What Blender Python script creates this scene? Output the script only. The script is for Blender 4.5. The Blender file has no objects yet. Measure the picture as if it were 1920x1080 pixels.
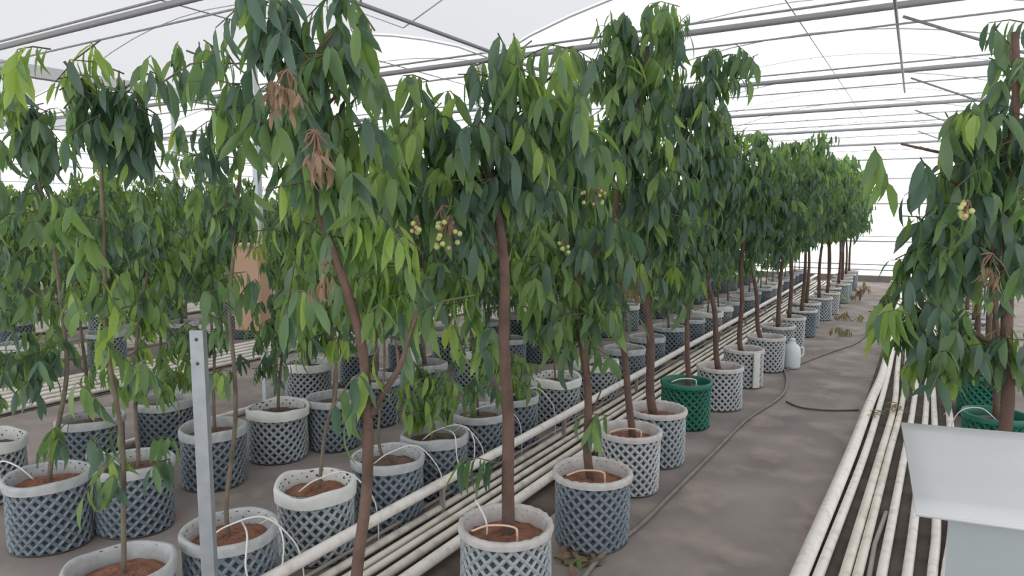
import bpy, math, random
import numpy as np
from mathutils import Matrix, Vector

random.seed(7)
rng = np.random.default_rng(7)
S = bpy.context.scene
C = S.collection

# ------------------------------------------------------------------ camera
F, HY, VX, H = 1300.0, 400.0, 1740.0, 1.8          # focal length in pixels, horizon row, vanishing column, eye height
PITCH = math.atan((540 - HY) / F)
YAW = math.atan((VX - 960) / F * math.cos(PITCH))
FW = np.array([-math.sin(YAW) * math.cos(PITCH), math.cos(YAW) * math.cos(PITCH), -math.sin(PITCH)])
RT = np.array([math.cos(YAW), math.sin(YAW), 0.0])
UP = np.cross(RT, FW)
HF = np.array([-math.sin(YAW), math.cos(YAW), 0.0])
CAM = np.array([0.0, 0.0, H])
cd = bpy.data.cameras.new('camera'); cam = bpy.data.objects.new('camera', cd); C.objects.link(cam)
cd.sensor_width = 36.0; cd.lens = F / 1920 * 36.0; cd.clip_start = 0.05; cd.clip_end = 200
cam.matrix_world = Matrix(((RT[0], UP[0], -FW[0], 0), (RT[1], UP[1], -FW[1], 0), (RT[2], UP[2], -FW[2], H), (0, 0, 0, 1)))
S.camera = cam

# ------------------------------------------------------------------ sky and exposure
w = bpy.data.worlds.new('overcast_sky'); S.world = w; w.use_nodes = True
bg = w.node_tree.nodes['Background']; bg.inputs[0].default_value = (0.97, 0.99, 1.0, 1); bg.inputs[1].default_value = 1.95
S.view_settings.view_transform = 'Standard'; S.view_settings.look = 'None'
S.view_settings.exposure = 0.0; S.view_settings.gamma = 1.0; S.view_settings.use_curve_mapping = False

# ------------------------------------------------------------------ pixel to place
def ray(x, y): return FW * F + RT * (x - 960) + UP * (540 - y)
def onz(x, y, z=0.0):
    d = ray(x, y); t = (z - H) / d[2]; return np.array([d[0] * t, d[1] * t, z])
def onY(x, y, Y):
    d = ray(x, y); t = Y / d[1]; return d * t + CAM
def at_depth_of(base, x, y, push=0.0):               # the point of that direction standing as far away as `base`
    d = ray(x, y); t = ((np.array(base) - CAM) @ HF + push) / (d @ HF); return d * t + CAM
def hdepth(base): return (np.array(base) - CAM) @ HF

# ------------------------------------------------------------------ materials
def nodes(name):
    m = bpy.data.materials.new(name); m.use_nodes = True
    nt = m.node_tree; return m, nt, nt.nodes['Principled BSDF']
def mat(name, col, rough=0.6, spec=0.5, metal=0.0, noise=None, bump=None, col2=None, noise2=None, col3=None):
    m, nt, p = nodes(name)
    p.inputs['Roughness'].default_value = rough; p.inputs['Metallic'].default_value = metal
    p.inputs['Specular IOR Level'].default_value = spec
    p.inputs['Base Color'].default_value = (*col, 1)
    tc = nt.nodes.new('ShaderNodeTexCoord')
    if noise:
        n = nt.nodes.new('ShaderNodeTexNoise'); n.inputs['Scale'].default_value = noise; n.inputs['Detail'].default_value = 6
        nt.links.new(tc.outputs['Object'], n.inputs['Vector'])
        r = nt.nodes.new('ShaderNodeValToRGB'); r.color_ramp.elements[0].position = .35; r.color_ramp.elements[1].position = .68
        r.color_ramp.elements[0].color = (*col, 1); r.color_ramp.elements[1].color = (*(col2 or tuple(c * .7 for c in col)), 1)
        nt.links.new(n.outputs['Fac'], r.inputs['Fac']); out = r.outputs['Color']
        if noise2:
            n2 = nt.nodes.new('ShaderNodeTexNoise'); n2.inputs['Scale'].default_value = noise2; n2.inputs['Detail'].default_value = 5
            nt.links.new(tc.outputs['Object'], n2.inputs['Vector'])
            r2 = nt.nodes.new('ShaderNodeValToRGB'); r2.color_ramp.elements[0].position = .5; r2.color_ramp.elements[1].position = .72
            mx = nt.nodes.new('ShaderNodeMixRGB'); mx.inputs[2].default_value = (*col3, 1)
            nt.links.new(n2.outputs['Fac'], r2.inputs['Fac']); nt.links.new(r2.outputs['Color'], mx.inputs[0])
            nt.links.new(out, mx.inputs[1]); out = mx.outputs[0]
        nt.links.new(out, p.inputs['Base Color'])
    if bump:
        n = nt.nodes.new('ShaderNodeTexNoise'); n.inputs['Scale'].default_value = bump[0]; n.inputs['Detail'].default_value = 8
        nt.links.new(tc.outputs['Object'], n.inputs['Vector'])
        b = nt.nodes.new('ShaderNodeBump'); b.inputs['Strength'].default_value = bump[1]; b.inputs['Distance'].default_value = bump[2]
        nt.links.new(n.outputs['Fac'], b.inputs['Height']); nt.links.new(b.outputs['Normal'], p.inputs['Normal'])
    return m
def leaf_mat(name, col, tcol, rough=0.42, tr=0.3):
    m, nt, p = nodes(name)
    p.inputs['Base Color'].default_value = (*col, 1); p.inputs['Roughness'].default_value = rough
    p.inputs['Specular IOR Level'].default_value = 0.65
    t = nt.nodes.new('ShaderNodeBsdfTranslucent'); t.inputs[0].default_value = (*tcol, 1)
    mx = nt.nodes.new('ShaderNodeMixShader'); mx.inputs[0].default_value = tr
    nt.links.new(p.outputs[0], mx.inputs[1]); nt.links.new(t.outputs[0], mx.inputs[2])
    nt.links.new(mx.outputs[0], nt.nodes['Material Output'].inputs['Surface'])
    return m
def film_mat(name, tint, clear=0.5):
    m, nt, p = nodes(name); nt.nodes.remove(p)
    a = nt.nodes.new('ShaderNodeBsdfTransparent'); a.inputs[0].default_value = (*tint, 1)
    b = nt.nodes.new('ShaderNodeBsdfTranslucent'); b.inputs[0].default_value = (*tint, 1)
    mx = nt.nodes.new('ShaderNodeMixShader'); mx.inputs[0].default_value = 1 - clear
    nt.links.new(a.outputs[0], mx.inputs[1]); nt.links.new(b.outputs[0], mx.inputs[2])
    nt.links.new(mx.outputs[0], nt.nodes['Material Output'].inputs['Surface'])
    return m

LEAFM = [leaf_mat('leaf_dark', (.080, .145, .104), (.17, .31, .13), .42, .36),
         leaf_mat('leaf_green', (.125, .212, .098), (.27, .45, .12), .44, .38),
         leaf_mat('leaf_mid', (.17, .275, .088), (.36, .56, .13), .46, .4),
         leaf_mat('leaf_young', (.25, .38, .085), (.52, .70, .14), .48, .42),
         leaf_mat('leaf_dry', (.30, .20, .13), (.4, .27, .15), .7, .25)]
BARK = mat('bark_red_brown', (.17, .105, .085), .8, .3, noise=9, col2=(.10, .065, .052), bump=(40, .6, .01))
BARK2 = mat('bark_grey_brown', (.20, .165, .125), .8, .3, noise=12, col2=(.12, .095, .07), bump=(50, .5, .006))
TWIG = mat('twig_green_brown', (.13, .13, .07), .7, .3)
DRYTWIG = mat('twig_dry', (.26, .16, .11), .8, .2)
POTL = mat('pot_grey_white', (.42, .45, .46), .55, .4, noise=5, col2=(.30, .335, .36))
POTD = mat('pot_navy', (.055, .07, .092), .5, .4)
POTL2 = mat('pot_blue_grey', (.235, .27, .30), .55, .4, noise=5, col2=(.165, .20, .235))
POTD2 = mat('pot_dark_navy', (.045, .057, .08), .5, .4)
POTW = mat('pot_pale', (.52, .53, .54), .55, .4, noise=5, col2=(.42, .43, .45))
POTG = mat('pot_green', (.012, .17, .105), .4, .5, noise=6, col2=(.008, .12, .08))
POTGD = mat('pot_green_dark', (.004, .055, .038), .4, .5)
RIMM = mat('rim_white', (.62, .59, .58), .6, .3, noise=18, col2=(.48, .45, .44), bump=(60, .4, .006))
RIMG = mat('rim_grey', (.50, .51, .52), .6, .3, noise=18, col2=(.38, .39, .40), bump=(60, .4, .006))
CLOTH = mat('white_cloth', (.74, .74, .72), .8, .2, noise=10, col2=(.62, .62, .60), bump=(30, .5, .01))
SOILR = mat('soil_red', (.36, .175, .12), .95, .1, noise=22, col2=(.21, .10, .07), bump=(55, 1, .02))
SOILB = mat('soil_brown', (.24, .165, .13), .95, .1, noise=22, col2=(.13, .088, .07), bump=(55, 1, .02))
PIPE = mat('pipe_cream', (.86, .80, .715), .45, .4, noise=3, col2=(.72, .66, .58), noise2=9, col3=(.55, .49, .42))
PIPE2 = mat('pipe_pinkish', (.90, .84, .80), .45, .4, noise=3, col2=(.85, .78, .74), noise2=14, col3=(.66, .6, .55))
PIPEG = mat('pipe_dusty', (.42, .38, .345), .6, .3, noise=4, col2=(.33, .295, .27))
STEEL = mat('galvanised_steel', (.36, .38, .40), .45, .5, metal=.35, noise=14, col2=(.29, .31, .33))
FRAME = mat('frame_steel', (.30, .30, .31), .5, .5, metal=.3)
FRAMEP = mat('frame_pale', (.55, .55, .56), .5, .4)
COLM = mat('column_pale', (.62, .67, .69), .5, .4)
HOSEM = mat('hose_grey', (.25, .225, .205), .6, .3, noise=8, col2=(.19, .17, .155))
HOSED = mat('hose_dark', (.09, .08, .075), .6, .3)
DRIPW = mat('drip_white', (.72, .72, .70), .4, .4)
DRIPP = mat('drip_peach', (.72, .50, .38), .5, .4)
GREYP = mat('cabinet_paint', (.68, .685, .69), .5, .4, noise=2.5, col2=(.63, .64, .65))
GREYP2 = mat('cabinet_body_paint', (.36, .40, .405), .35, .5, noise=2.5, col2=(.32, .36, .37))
FLOORM = mat('floor_dusty', (.33, .285, .268), .9, .2, noise=1.6, col2=(.215, .188, .175), noise2=3.1, col3=(.40, .325, .285), bump=(7, .35, .02))
BEDM = mat('soil_bed', (.155, .128, .112), .95, .1, noise=5, col2=(.09, .074, .065), bump=(30, .8, .02))
CARTON = mat('carton_peach', (.86, .56, .41), .8, .2, noise=4, col2=(.78, .49, .35))
JUG = mat('jug_white', (.72, .77, .80), .4, .4)
FRUIT = mat('fruit_pale_green', (.50, .55, .20), .5, .4)
FRUIT2 = mat('fruit_tan', (.60, .42, .22), .5, .4)
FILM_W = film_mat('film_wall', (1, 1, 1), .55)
FILMS = [film_mat('film_roof_near_dim', (.43, .425, .435), .5), film_mat('film_roof_mid', (.58, .58, .585), .5), film_mat('film_roof_far_bright', (.85, .85, .85), .55)]  # same white film in three tints; far glare is put into the colour
KERB = mat('kerb_concrete', (.26, .24, .22), .9, .2, noise=6, col2=(.2, .18, .165))

# ------------------------------------------------------------------ mesh helpers
def mk(name, V, Fc, mats, mi=None, smooth=True):
    me = bpy.data.meshes.new(name)
    me.from_pydata([tuple(map(float, v)) for v in V], [], [tuple(int(i) for i in f) for f in Fc])
    for m in (mats if isinstance(mats, (list, tuple)) else [mats]): me.materials.append(m)
    n = len(me.polygons)
    if mi is not None: me.polygons.foreach_set('material_index', np.asarray(mi, dtype=np.int32))
    me.polygons.foreach_set('use_smooth', np.full(n, bool(smooth)))
    me.update(); return me
def ob(name, me, parent=None, loc=None, rot=None, **kw):
    o = bpy.data.objects.new(name, me); C.objects.link(o)
    if parent is not None: o.parent = parent
    if loc is not None: o.location = loc
    if rot is not None: o.rotation_euler = rot
    for k, v in kw.items(): o[k] = v
    return o
def thing(name, label, cat, loc=(0, 0, 0), rz=0.0, group=None):
    o = ob(name, None, None, tuple(map(float, loc)), (0, 0, rz), label=label, category=cat)
    if group: o['group'] = group
    return o
def tube(P, R, seg=8, cap=True):
    P = np.array(P, float); n = len(P); R = np.full(n, R, float) if np.isscalar(R) else np.array(R, float)
    T = np.gradient(P, axis=0); T /= np.linalg.norm(T, axis=1)[:, None] + 1e-12
    ref = np.array([0, 0, 1.0]) if abs(T[0][2]) < .9 else np.array([1.0, 0, 0])
    V = []; u = np.cross(T[0], ref); u /= np.linalg.norm(u)
    for i in range(n):
        u = u - T[i] * (u @ T[i]); u /= np.linalg.norm(u) + 1e-12; v = np.cross(T[i], u)
        for k in range(seg):
            a = 2 * math.pi * k / seg; V.append(P[i] + R[i] * (math.cos(a) * u + math.sin(a) * v))
    Fc = [(i * seg + k, i * seg + (k + 1) % seg, (i + 1) * seg + (k + 1) % seg, (i + 1) * seg + k) for i in range(n - 1) for k in range(seg)]
    if cap: Fc += [tuple(range(seg))[::-1], tuple((n - 1) * seg + k for k in range(seg))]
    return V, Fc
def box(x0, x1, y0, y1, z0, z1):
    V = [(x, y, z) for x in (x0, x1) for y in (y0, y1) for z in (z0, z1)]
    return V, [(0, 1, 3, 2), (4, 6, 7, 5), (0, 4, 5, 1), (2, 3, 7, 6), (0, 2, 6, 4), (1, 5, 7, 3)]
def join(parts):
    V, Fc = [], []
    for v, f in parts:
        b = len(V); V += list(v); Fc += [tuple(i + b for i in q) for q in f]
    return V, Fc
def smooth_line(P, n=6):                                  # Catmull-Rom through the points
    P = [np.array(p, float) for p in P]; Q = [2 * P[0] - P[1]] + P + [2 * P[-1] - P[-2]]; out = []
    for i in range(1, len(Q) - 2):
        for k in range(n):
            t = k / n; a, b, c, d = Q[i - 1], Q[i], Q[i + 1], Q[i + 2]
            out.append(.5 * ((2 * b) + (c - a) * t + (2 * a - 5 * b + 4 * c - d) * t * t + (3 * b - a - 3 * c + d) * t ** 3))
    out.append(P[-1]); return np.array(out)

# ------------------------------------------------------------------ the setting: floor, walls, roof, frame
XL, XR, Y0, Y1 = -22.5, 7.5, -3.0, 20.8
EAVE, RIDGE, SPAN = 3.6, 4.2, 6.0
V, Fc = box(XL, XR, Y0, Y1, -.12, 0); ob('floor', mk('floor', V, Fc, FLOORM, smooth=False), kind='structure')
def bed(n, x0, x1):
    V, Fc = box(x0, x1, Y0 + .3, Y1 - .9, -.02, .006); ob('trim_%d' % n, mk('soil_bed', V, Fc, BEDM, smooth=False), kind='structure')
bed(1, -2.46, -1.84); bed(2, -.42, .36); bed(3, -7.95, -6.95); bed(4, -12.4, -11.2)
def sheet(name, V, Fc, m): return ob(name, mk(name, V, Fc, m, smooth=False), kind='structure')
sheet('wall_back', [(XL, Y1, .0), (XR, Y1, .0), (XR, Y1, EAVE), (XL, Y1, EAVE)], [(0, 1, 2, 3)], FILM_W)
sheet('wall_front', [(XL, Y0, .0), (XR, Y0, .0), (XR, Y0, EAVE), (XL, Y0, EAVE)], [(0, 1, 2, 3)], FILM_W)
sheet('wall_left', [(XL, Y0, .0), (XL, Y1, .0), (XL, Y1, EAVE), (XL, Y0, EAVE)], [(0, 1, 2, 3)], FILM_W)
sheet('wall_right', [(XR, Y0, .0), (XR, Y1, .0), (XR, Y1, EAVE), (XR, Y0, EAVE)], [(0, 1, 2, 3)], FILM_W)
GUT = [-22.5, -16.5, -10.5, -4.5, 1.5, 7.5]
FRY = [-2.6, .64, 3.84, 7.1, 10.3, 13.5, 16.9, 20.7]
def archz(t): return EAVE + (RIDGE - EAVE) * math.sin(math.pi * t) ** .8
NA = 12
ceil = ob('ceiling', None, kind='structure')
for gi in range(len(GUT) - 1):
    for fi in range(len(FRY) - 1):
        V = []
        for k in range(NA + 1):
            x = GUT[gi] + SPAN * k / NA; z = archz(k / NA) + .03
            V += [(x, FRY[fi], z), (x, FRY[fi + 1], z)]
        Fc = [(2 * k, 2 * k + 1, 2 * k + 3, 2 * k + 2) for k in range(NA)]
        m = FILMS[0] if fi <= 2 else FILMS[1] if fi <= 3 else FILMS[2]  # brighter tint in farther bays, painting in the overexposed far roof
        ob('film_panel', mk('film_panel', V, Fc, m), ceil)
for y in (Y0 + .4, Y1 - .1):                                # gable films under the end arches
    for gi in range(len(GUT) - 1):
        V = [(GUT[gi] + SPAN * k / NA, y, archz(k / NA)) for k in range(NA + 1)]
        ob('gable_film', mk('gable_film', V, [tuple(range(NA + 1))], FILM_W, smooth=False), ceil)
tn = 5
for y in FRY:                                             # one frame per bay: tie bar, chords, arches, posts, braces
    fr = ob('trim_%d' % tn, None, kind='structure'); tn += 1
    ob('tie_bar', mk('tie_bar', *tube([(XL, y, EAVE), (XR, y, EAVE)], .032, 8), FRAME), fr)
    ob('chord', mk('chord', *tube([(XL, y, EAVE - .16), (XR, y, EAVE - .16)], .009, 6), FRAME), fr)
    ob('chord', mk('chord', *tube([(XL, y + .12, EAVE + .12), (XR, y + .12, EAVE + .12)], .012, 6), FRAME), fr)
    for gi in range(len(GUT) - 1):
        A = [(GUT[gi] + SPAN * k / NA, y, archz(k / NA)) for k in range(NA + 1)]
        ob('arch', mk('arch', *tube(A, .010, 6), FRAMEP), fr)
    for g in GUT[:-1]:
        if y > 0 and g < 1: ob('column', mk('column', *box(g - .222, g - .178, y - .022, y + .022, 0, EAVE), COLM, smooth=False), fr)
    ob('brace', mk('brace', *tube([(-.28, y, 3.5), (.45, y, 3.16), (1.5, y, 2.7)], .013, 6), FRAME), fr)
for y0, y1 in zip(FRY[:-1], FRY[1:]):                      # light hoops between the frames
    y = (y0 + y1) / 2; fr = ob('trim_%d' % tn, None, kind='structure'); tn += 1
    for gi in range(len(GUT) - 1):
        A = [(GUT[gi] + SPAN * k / NA, y, archz(k / NA)) for k in range(NA + 1)]
        ob('hoop', mk('hoop', *tube(A, .006, 6), FRAMEP), fr)
for x, z, r in [(g, EAVE + .03, .02) for g in GUT if g != -4.5] + [(-4.36, EAVE + .02, .02), (-1.5, RIDGE - .03, .008), (-7.5, RIDGE - .03, .008)]:
    V, Fc = tube([(x, Y0 + .5, z), (x, Y1 - .2, z)], r, 6); ob('trim_%d' % tn, mk('purlin', V, Fc, FRAME), kind='structure'); tn += 1
a, b = onz(1680, 10, 3.56), onz(1697, 165, 3.56)
V, Fc = tube([(a[0], 6.3, 3.57), (a[0], a[1], 3.53), (b[0], b[1], 3.5)], .014, 6); ob('trim_%d' % tn, mk('hanging_rail', V, Fc, FRAME), kind='structure'); tn += 1
for z, r in [(.30, .018), (.44, .018), (1.06, .02), (1.19, .012), (2.05, .02), (2.7, .015), (3.2, .02)]:
    V, Fc = tube([(XL, Y1 - .05, z), (XR, Y1 - .05, z)], r, 6); ob('trim_%d' % tn, mk('wall_rail', V, Fc, FRAME), kind='structure'); tn += 1
    V, Fc = tube([(XL + .05, Y0, z), (XL + .05, Y1, z)], r, 6); ob('trim_%d' % tn, mk('wall_rail', V, Fc, FRAME), kind='structure'); tn += 1
V, Fc = box(XL, XR, Y1 - .3, Y1 - .08, 0, .16); ob('baseboard_back', mk('baseboard_back', V, Fc, KERB, smooth=False), kind='structure')

# ------------------------------------------------------------------ pipes on the floor
ORD = ['first', 'second', 'third', 'fourth', 'fifth', 'sixth', 'seventh', 'eighth', 'ninth', 'tenth', 'eleventh', 'twelfth', 'thirteenth', 'fourteenth',
       'fifteenth', 'sixteenth', 'seventeenth', 'eighteenth', 'nineteenth', 'twentieth', 'twenty-first', 'twenty-second', 'twenty-third', 'twenty-fourth',
       'twenty-fifth', 'twenty-sixth', 'twenty-seventh', 'twenty-eighth', 'twenty-ninth', 'thirtieth']
def pipe(pts, r, m, label, group, stands=()):
    t = thing('irrigation_pipe', label, 'pipe', (0, 0, 0), 0, group)
    ob('pipe_tube', mk('pipe_tube', *tube(pts, r, 12), m), t)
    for y in stands:
        x, z = np.interp(y, [p[1] for p in pts], [p[0] for p in pts]), np.interp(y, [p[1] for p in pts], [p[2] for p in pts])
        ob('pipe_stand', mk('pipe_stand', *join([box(x - .014, x + .014, y - .012, y + .012, 0.004, z - r + .004), box(x - .05, x + .05, y - .03, y + .03, .004, .014)]), PIPEG, smooth=False), t)
    return t
def wob(x, z, ya, yb, amp=.006, n=26):
    ys = np.linspace(ya, yb, n); ph = random.random() * 6
    return [(x + amp * math.sin(y * 1.1 + ph) + amp * .6 * math.sin(y * 2.7 + ph), y, z) for y in ys]
LB = 'cream pipes between the first two tree rows'
L = [(877, .21, .030, PIPE2, 'thick cream pipe on low stands, nearest to the second tree row'),
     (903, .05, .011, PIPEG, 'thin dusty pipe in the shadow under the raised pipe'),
     (919, .05, .022, PIPE, 'cream floor pipe just in front of the raised pipe'),
     (938, .045, .019, PIPE, 'cream floor pipe, middle one of the bundle behind the walkway trees'),
     (953, .045, .020, PIPE, 'cream floor pipe, third counted from the walkway trees'),
     (975, .045, .024, PIPE, 'cream floor pipe, second counted from the walkway trees'),
     (1001, .055, .031, PIPE2, 'thick cream floor pipe running closest behind the walkway pots')]
for py, z, r, m, lab in L:
    x = onz(880, py, z)[0]
    pipe(wob(x, max(z, r + .007), .6, 19.4, .004), r, m, lab, LB, stands=np.arange(1.6, 18, 1.6) if z > .2 else ())
RB = 'cream pipes along the right of the walkway'
RP = [([(1499, 1080), (1592, 860), (1630, 760), (1658, 690), (1674, 610), (1688, 560)], .041, PIPE2, 'thickest cream pipe, lying along the right edge of the walkway'),
      ([(1535, 1080), (1619, 860), (1650, 760), (1668, 690), (1684, 610), (1693, 560)], .026, PIPE2, 'cream pipe second from the walkway in the right bundle'),
      ([(1584, 1080), (1649, 860), (1677, 760), (1683, 690), (1692, 610), (1697, 560)], .026, PIPE, 'cream pipe third from the walkway in the right bundle'),
      ([(1608, 1080), (1665, 860), (1691, 760), (1699, 690), (1703, 610), (1706, 560)], .024, PIPE, 'yellowish cream pipe fourth from the walkway in the right bundle'),
      ([(1653, 1080), (1695, 860), (1713, 760), (1720, 690), (1717, 610), (1713, 560)], .024, PIPE2, 'cream pipe passing close under the left edge of the grey cabinet lid'),
      ([(1701, 1080), (1716, 960), (1737, 760), (1736, 690), (1728, 610), (1720, 560)], .024, PIPE2, 'cream pipe second from the grey cabinet body'),
      ([(1748, 1080), (1756, 960), (1751, 760), (1745, 690), (1734, 610), (1724, 560)], .024, PIPE2, 'cream pipe next to the left side of the grey cabinet body'),
      ([(1776, 1080), (1788, 960), (1780, 780), (1766, 690), (1750, 610), (1734, 560)], .028, PIPE2, 'rightmost cream pipe, beside the green pots')]
for px, r, m, lab in RP:
    P = [onz(x, y, r) for x, y in px]
    P = [P[0] + (P[0] - P[1]) * .9] + P + [P[-1] + (P[-1] - P[-2]) / np.linalg.norm(P[-1] - P[-2]) * .8]
    P = smooth_line(P, 6); P[:, 2] = r + .007
    pipe(P.tolist(), r, m, lab, RB)
P = [onz(1628, 1090, .02), onz(1640, 1020, .02), onz(1662, 960, .02)]
P = [P[0] + (P[0] - P[1])] + P; pipe([(p[0], p[1], .016) for p in P], .013, PIPEG, 'thin dusty loose pipe lying askew among the right pipes', RB)
FB = 'pipes on the floor far on the left'
FX = [(-5.2, .028, 'pale pipe behind the third row of pots on the left')] + \
     [(-7.02 - .17 * i, .026, 'pale pipe %s from the bare floor in the middle left bundle' % ORD[i]) for i in range(6)] + \
     [(-9.0 - .17 * i, .026, 'pale pipe %s from the camera in the far left bundle' % ORD[i]) for i in range(5)] + \
     [(-11.3 - .18 * i, .028, 'pale pipe %s from the camera in the farthest left bundle' % ORD[i]) for i in range(6)]
for i, (x, r, lab) in enumerate(FX): pipe(wob(x, r + .008, .8, 19.2, .015), r, PIPE if i % 3 else PIPE2, lab, FB)

# ------------------------------------------------------------------ pots
POT_H, POT_R = .38, .197
def pot_mesh(name, mats, R=POT_R, h=POT_H, N=21, M=6, flare=1.0, seed=0):
    g = random.Random(seed); V, Fc, MI = [], [], []
    ph = [g.random() * 6 for _ in range(4)]
    def pt(u, j, dr, shift=0.0):
        j = min(max(j, 0), 2 * M); t = j / (2 * M); a = 2 * math.pi * u / N
        rr = R * (1 + (flare - 1) * t) + (1 - t) * (.007 * math.sin(2 * a + ph[0]) + .006 * math.sin(3 * a + ph[1] + 2 * t)) - dr
        return (rr * math.cos(a), rr * math.sin(a), .012 + (h - .012) * t)
    for j in range(0, 2 * M + 1):
        for i in range(N):
            u = i + .5 * (j % 2); b = len(V)
            cs = [(-.5, 0), (0, -1), (.5, 0), (0, 1)]
            V += [pt(u + du, j + dj, -.005) for du, dj in cs]
            V += [pt(u + du * .54, j + dj * .54, .004) for du, dj in cs]
            V += [pt(u, j, .016)]
            for k in range(4):
                k2 = (k + 1) % 4
                Fc.append((b + k, b + k2, b + 4 + k2, b + 4 + k)); MI.append(0)
                Fc.append((b + 4 + k, b + 4 + k2, b + 8)); MI.append(1)
    b = len(V); V += [(R * .98 * math.cos(2 * math.pi * k / 24), R * .98 * math.sin(2 * math.pi * k / 24), .01) for k in range(24)]
    Fc.append(tuple(b + k for k in range(24))); MI.append(1)
    return mk(name, V, Fc, mats, MI, smooth=False)
def rim_mesh(name, m, R=POT_R, h=POT_H, band=.035, thick=.010, scallop=0.0, floppy=0.0, seed=0):
    g = random.Random(seed); n = 48; V, Fc = [], []; ph = [g.random() * 6 for _ in range(5)]
    prof = [(thick, -band), (thick + .003, -.004), (thick * .5 + .002, .010), (-.006, .011), (-.014, .0), (-.019, -.075)]
    for k in range(n):
        a = 2 * math.pi * k / n
        dz = floppy * (math.sin(2 * a + ph[0]) + .6 * math.sin(5 * a + ph[1])) + scallop * abs(math.sin(11.5 * a))
        dr = .002 + abs(floppy * .5 * math.sin(3 * a + ph[2]))
        for i, (r, z) in enumerate(prof):
            q = R + r + dr + (scallop * .5 * abs(math.sin(11.5 * a)) if i < 3 else 0)
            V.append((q * math.cos(a), q * math.sin(a), h + z + (dz if 0 < i < 5 else dz * .3)))
    np_ = len(prof)
    Fc = [(k * np_ + i, ((k + 1) % n) * np_ + i, ((k + 1) % n) * np_ + i + 1, k * np_ + i + 1) for k in range(n) for i in range(np_ - 1)]
    return mk(name, V, Fc, m)
def soil_mesh(name, m, R=POT_R - .018, z=POT_H - .062, seed=0):
    g = random.Random(seed); V, Fc = [(0, 0, z + .03)], []; rings, n = 7, 28
    for i in range(1, rings + 1):
        for k in range(n):
            a = 2 * math.pi * k / n; r = R * i / rings
            V.append((r * math.cos(a), r * math.sin(a), z + .03 * (1 - (i / rings) ** 2) + g.uniform(-.007, .007)))
    Fc += [(0, 1 + k, 1 + (k + 1) % n) for k in range(n)]
    Fc += [(1 + (i - 1) * n + k, 1 + i * n + k, 1 + i * n + (k + 1) % n, 1 + (i - 1) * n + (k + 1) % n) for i in range(1, rings) for k in range(n)]
    return mk(name, V, Fc, m)
POTS = {'walk': [pot_mesh('pot_wall', [POTL, POTD], seed=1), pot_mesh('pot_wall', [POTL, POTD2], seed=2, flare=.97), pot_mesh('pot_wall', [POTW, POTD], seed=3, flare=1.02), pot_mesh('pot_wall', [POTL2, POTD2], seed=8)],
        'left': [pot_mesh('pot_wall', [POTL2, POTD2], seed=4), pot_mesh('pot_wall', [POTL2, POTD], seed=5, flare=1.03), pot_mesh('pot_wall', [POTL, POTD2], seed=6)],
        'green': [pot_mesh('pot_wall', [POTG, POTGD], seed=7)]}
RIMS = {'walk': [rim_mesh('pot_rim', RIMM, band=.022, scallop=.008, seed=1), rim_mesh('pot_rim', RIMM, band=.022, scallop=.006, floppy=.003, seed=2)],
        'left': [rim_mesh('pot_rim', RIMG, band=.04, floppy=.004, seed=3), rim_mesh('pot_rim', RIMG, band=.05, floppy=.007, thick=.010, seed=4), rim_mesh('pot_rim', CLOTH, band=.06, floppy=.010, thick=.012, seed=5)],
        'green': [rim_mesh('pot_rim', POTG, band=.03, seed=6)]}
SOILS = {'red': [soil_mesh('soil', SOILR, seed=1), soil_mesh('soil', SOILR, seed=2)], 'brown': [soil_mesh('soil', SOILB, seed=3), soil_mesh('soil', SOILB, seed=4)]}

# ------------------------------------------------------------------ leaves
def leaf_proto(fold, droop, twist, wid):
    st = [(0, 0), (.16, .66), (.42, 1.0), (.74, .74), (1, 0)]; V = []
    for t, wd in st:
        x = t * (1 - .10 * droop * t); z = -droop * .42 * t * t; tw = twist * t
        if wd == 0: V.append((x, 0, z)); continue
        for s in (-1, 0, 1):
            yy = s * wd * wid * .5; zz = abs(s) * fold * wd * wid * .5 + s * tw * wd * wid * .5
            V.append((x, yy * math.cos(tw), z + zz))
    Fc = [(0, 2, 1), (0, 3, 2)]
    for b in (1, 4): Fc += [(b, b + 1, b + 4, b + 3), (b + 1, b + 2, b + 5, b + 4)]
    Fc += [(7, 8, 10), (8, 9, 10)]
    return np.array(V), Fc
LP = [leaf_proto(.35, .5, .3, .255), leaf_proto(.25, .9, -.3, .275), leaf_proto(.5, .2, .15, .235), leaf_proto(.3, 1.2, .5, .29)]
LEAF_ME = [[mk('leaf', v, f, LEAFM[c]) for c in range(5)] for v, f in LP]
TRI = []
for v, f in LP: TRI.append(f)
TONES = {'dark': [.62, .26, .10, .02, 0], 'mid': [.28, .38, .27, .07, 0], 'bright': [.08, .27, .40, .25, 0], 'young': [.02, .10, .34, .54, 0], 'dry': [0, .1, .1, .05, .75]}
def unit(v): return v / (np.linalg.norm(v) + 1e-9)
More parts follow.
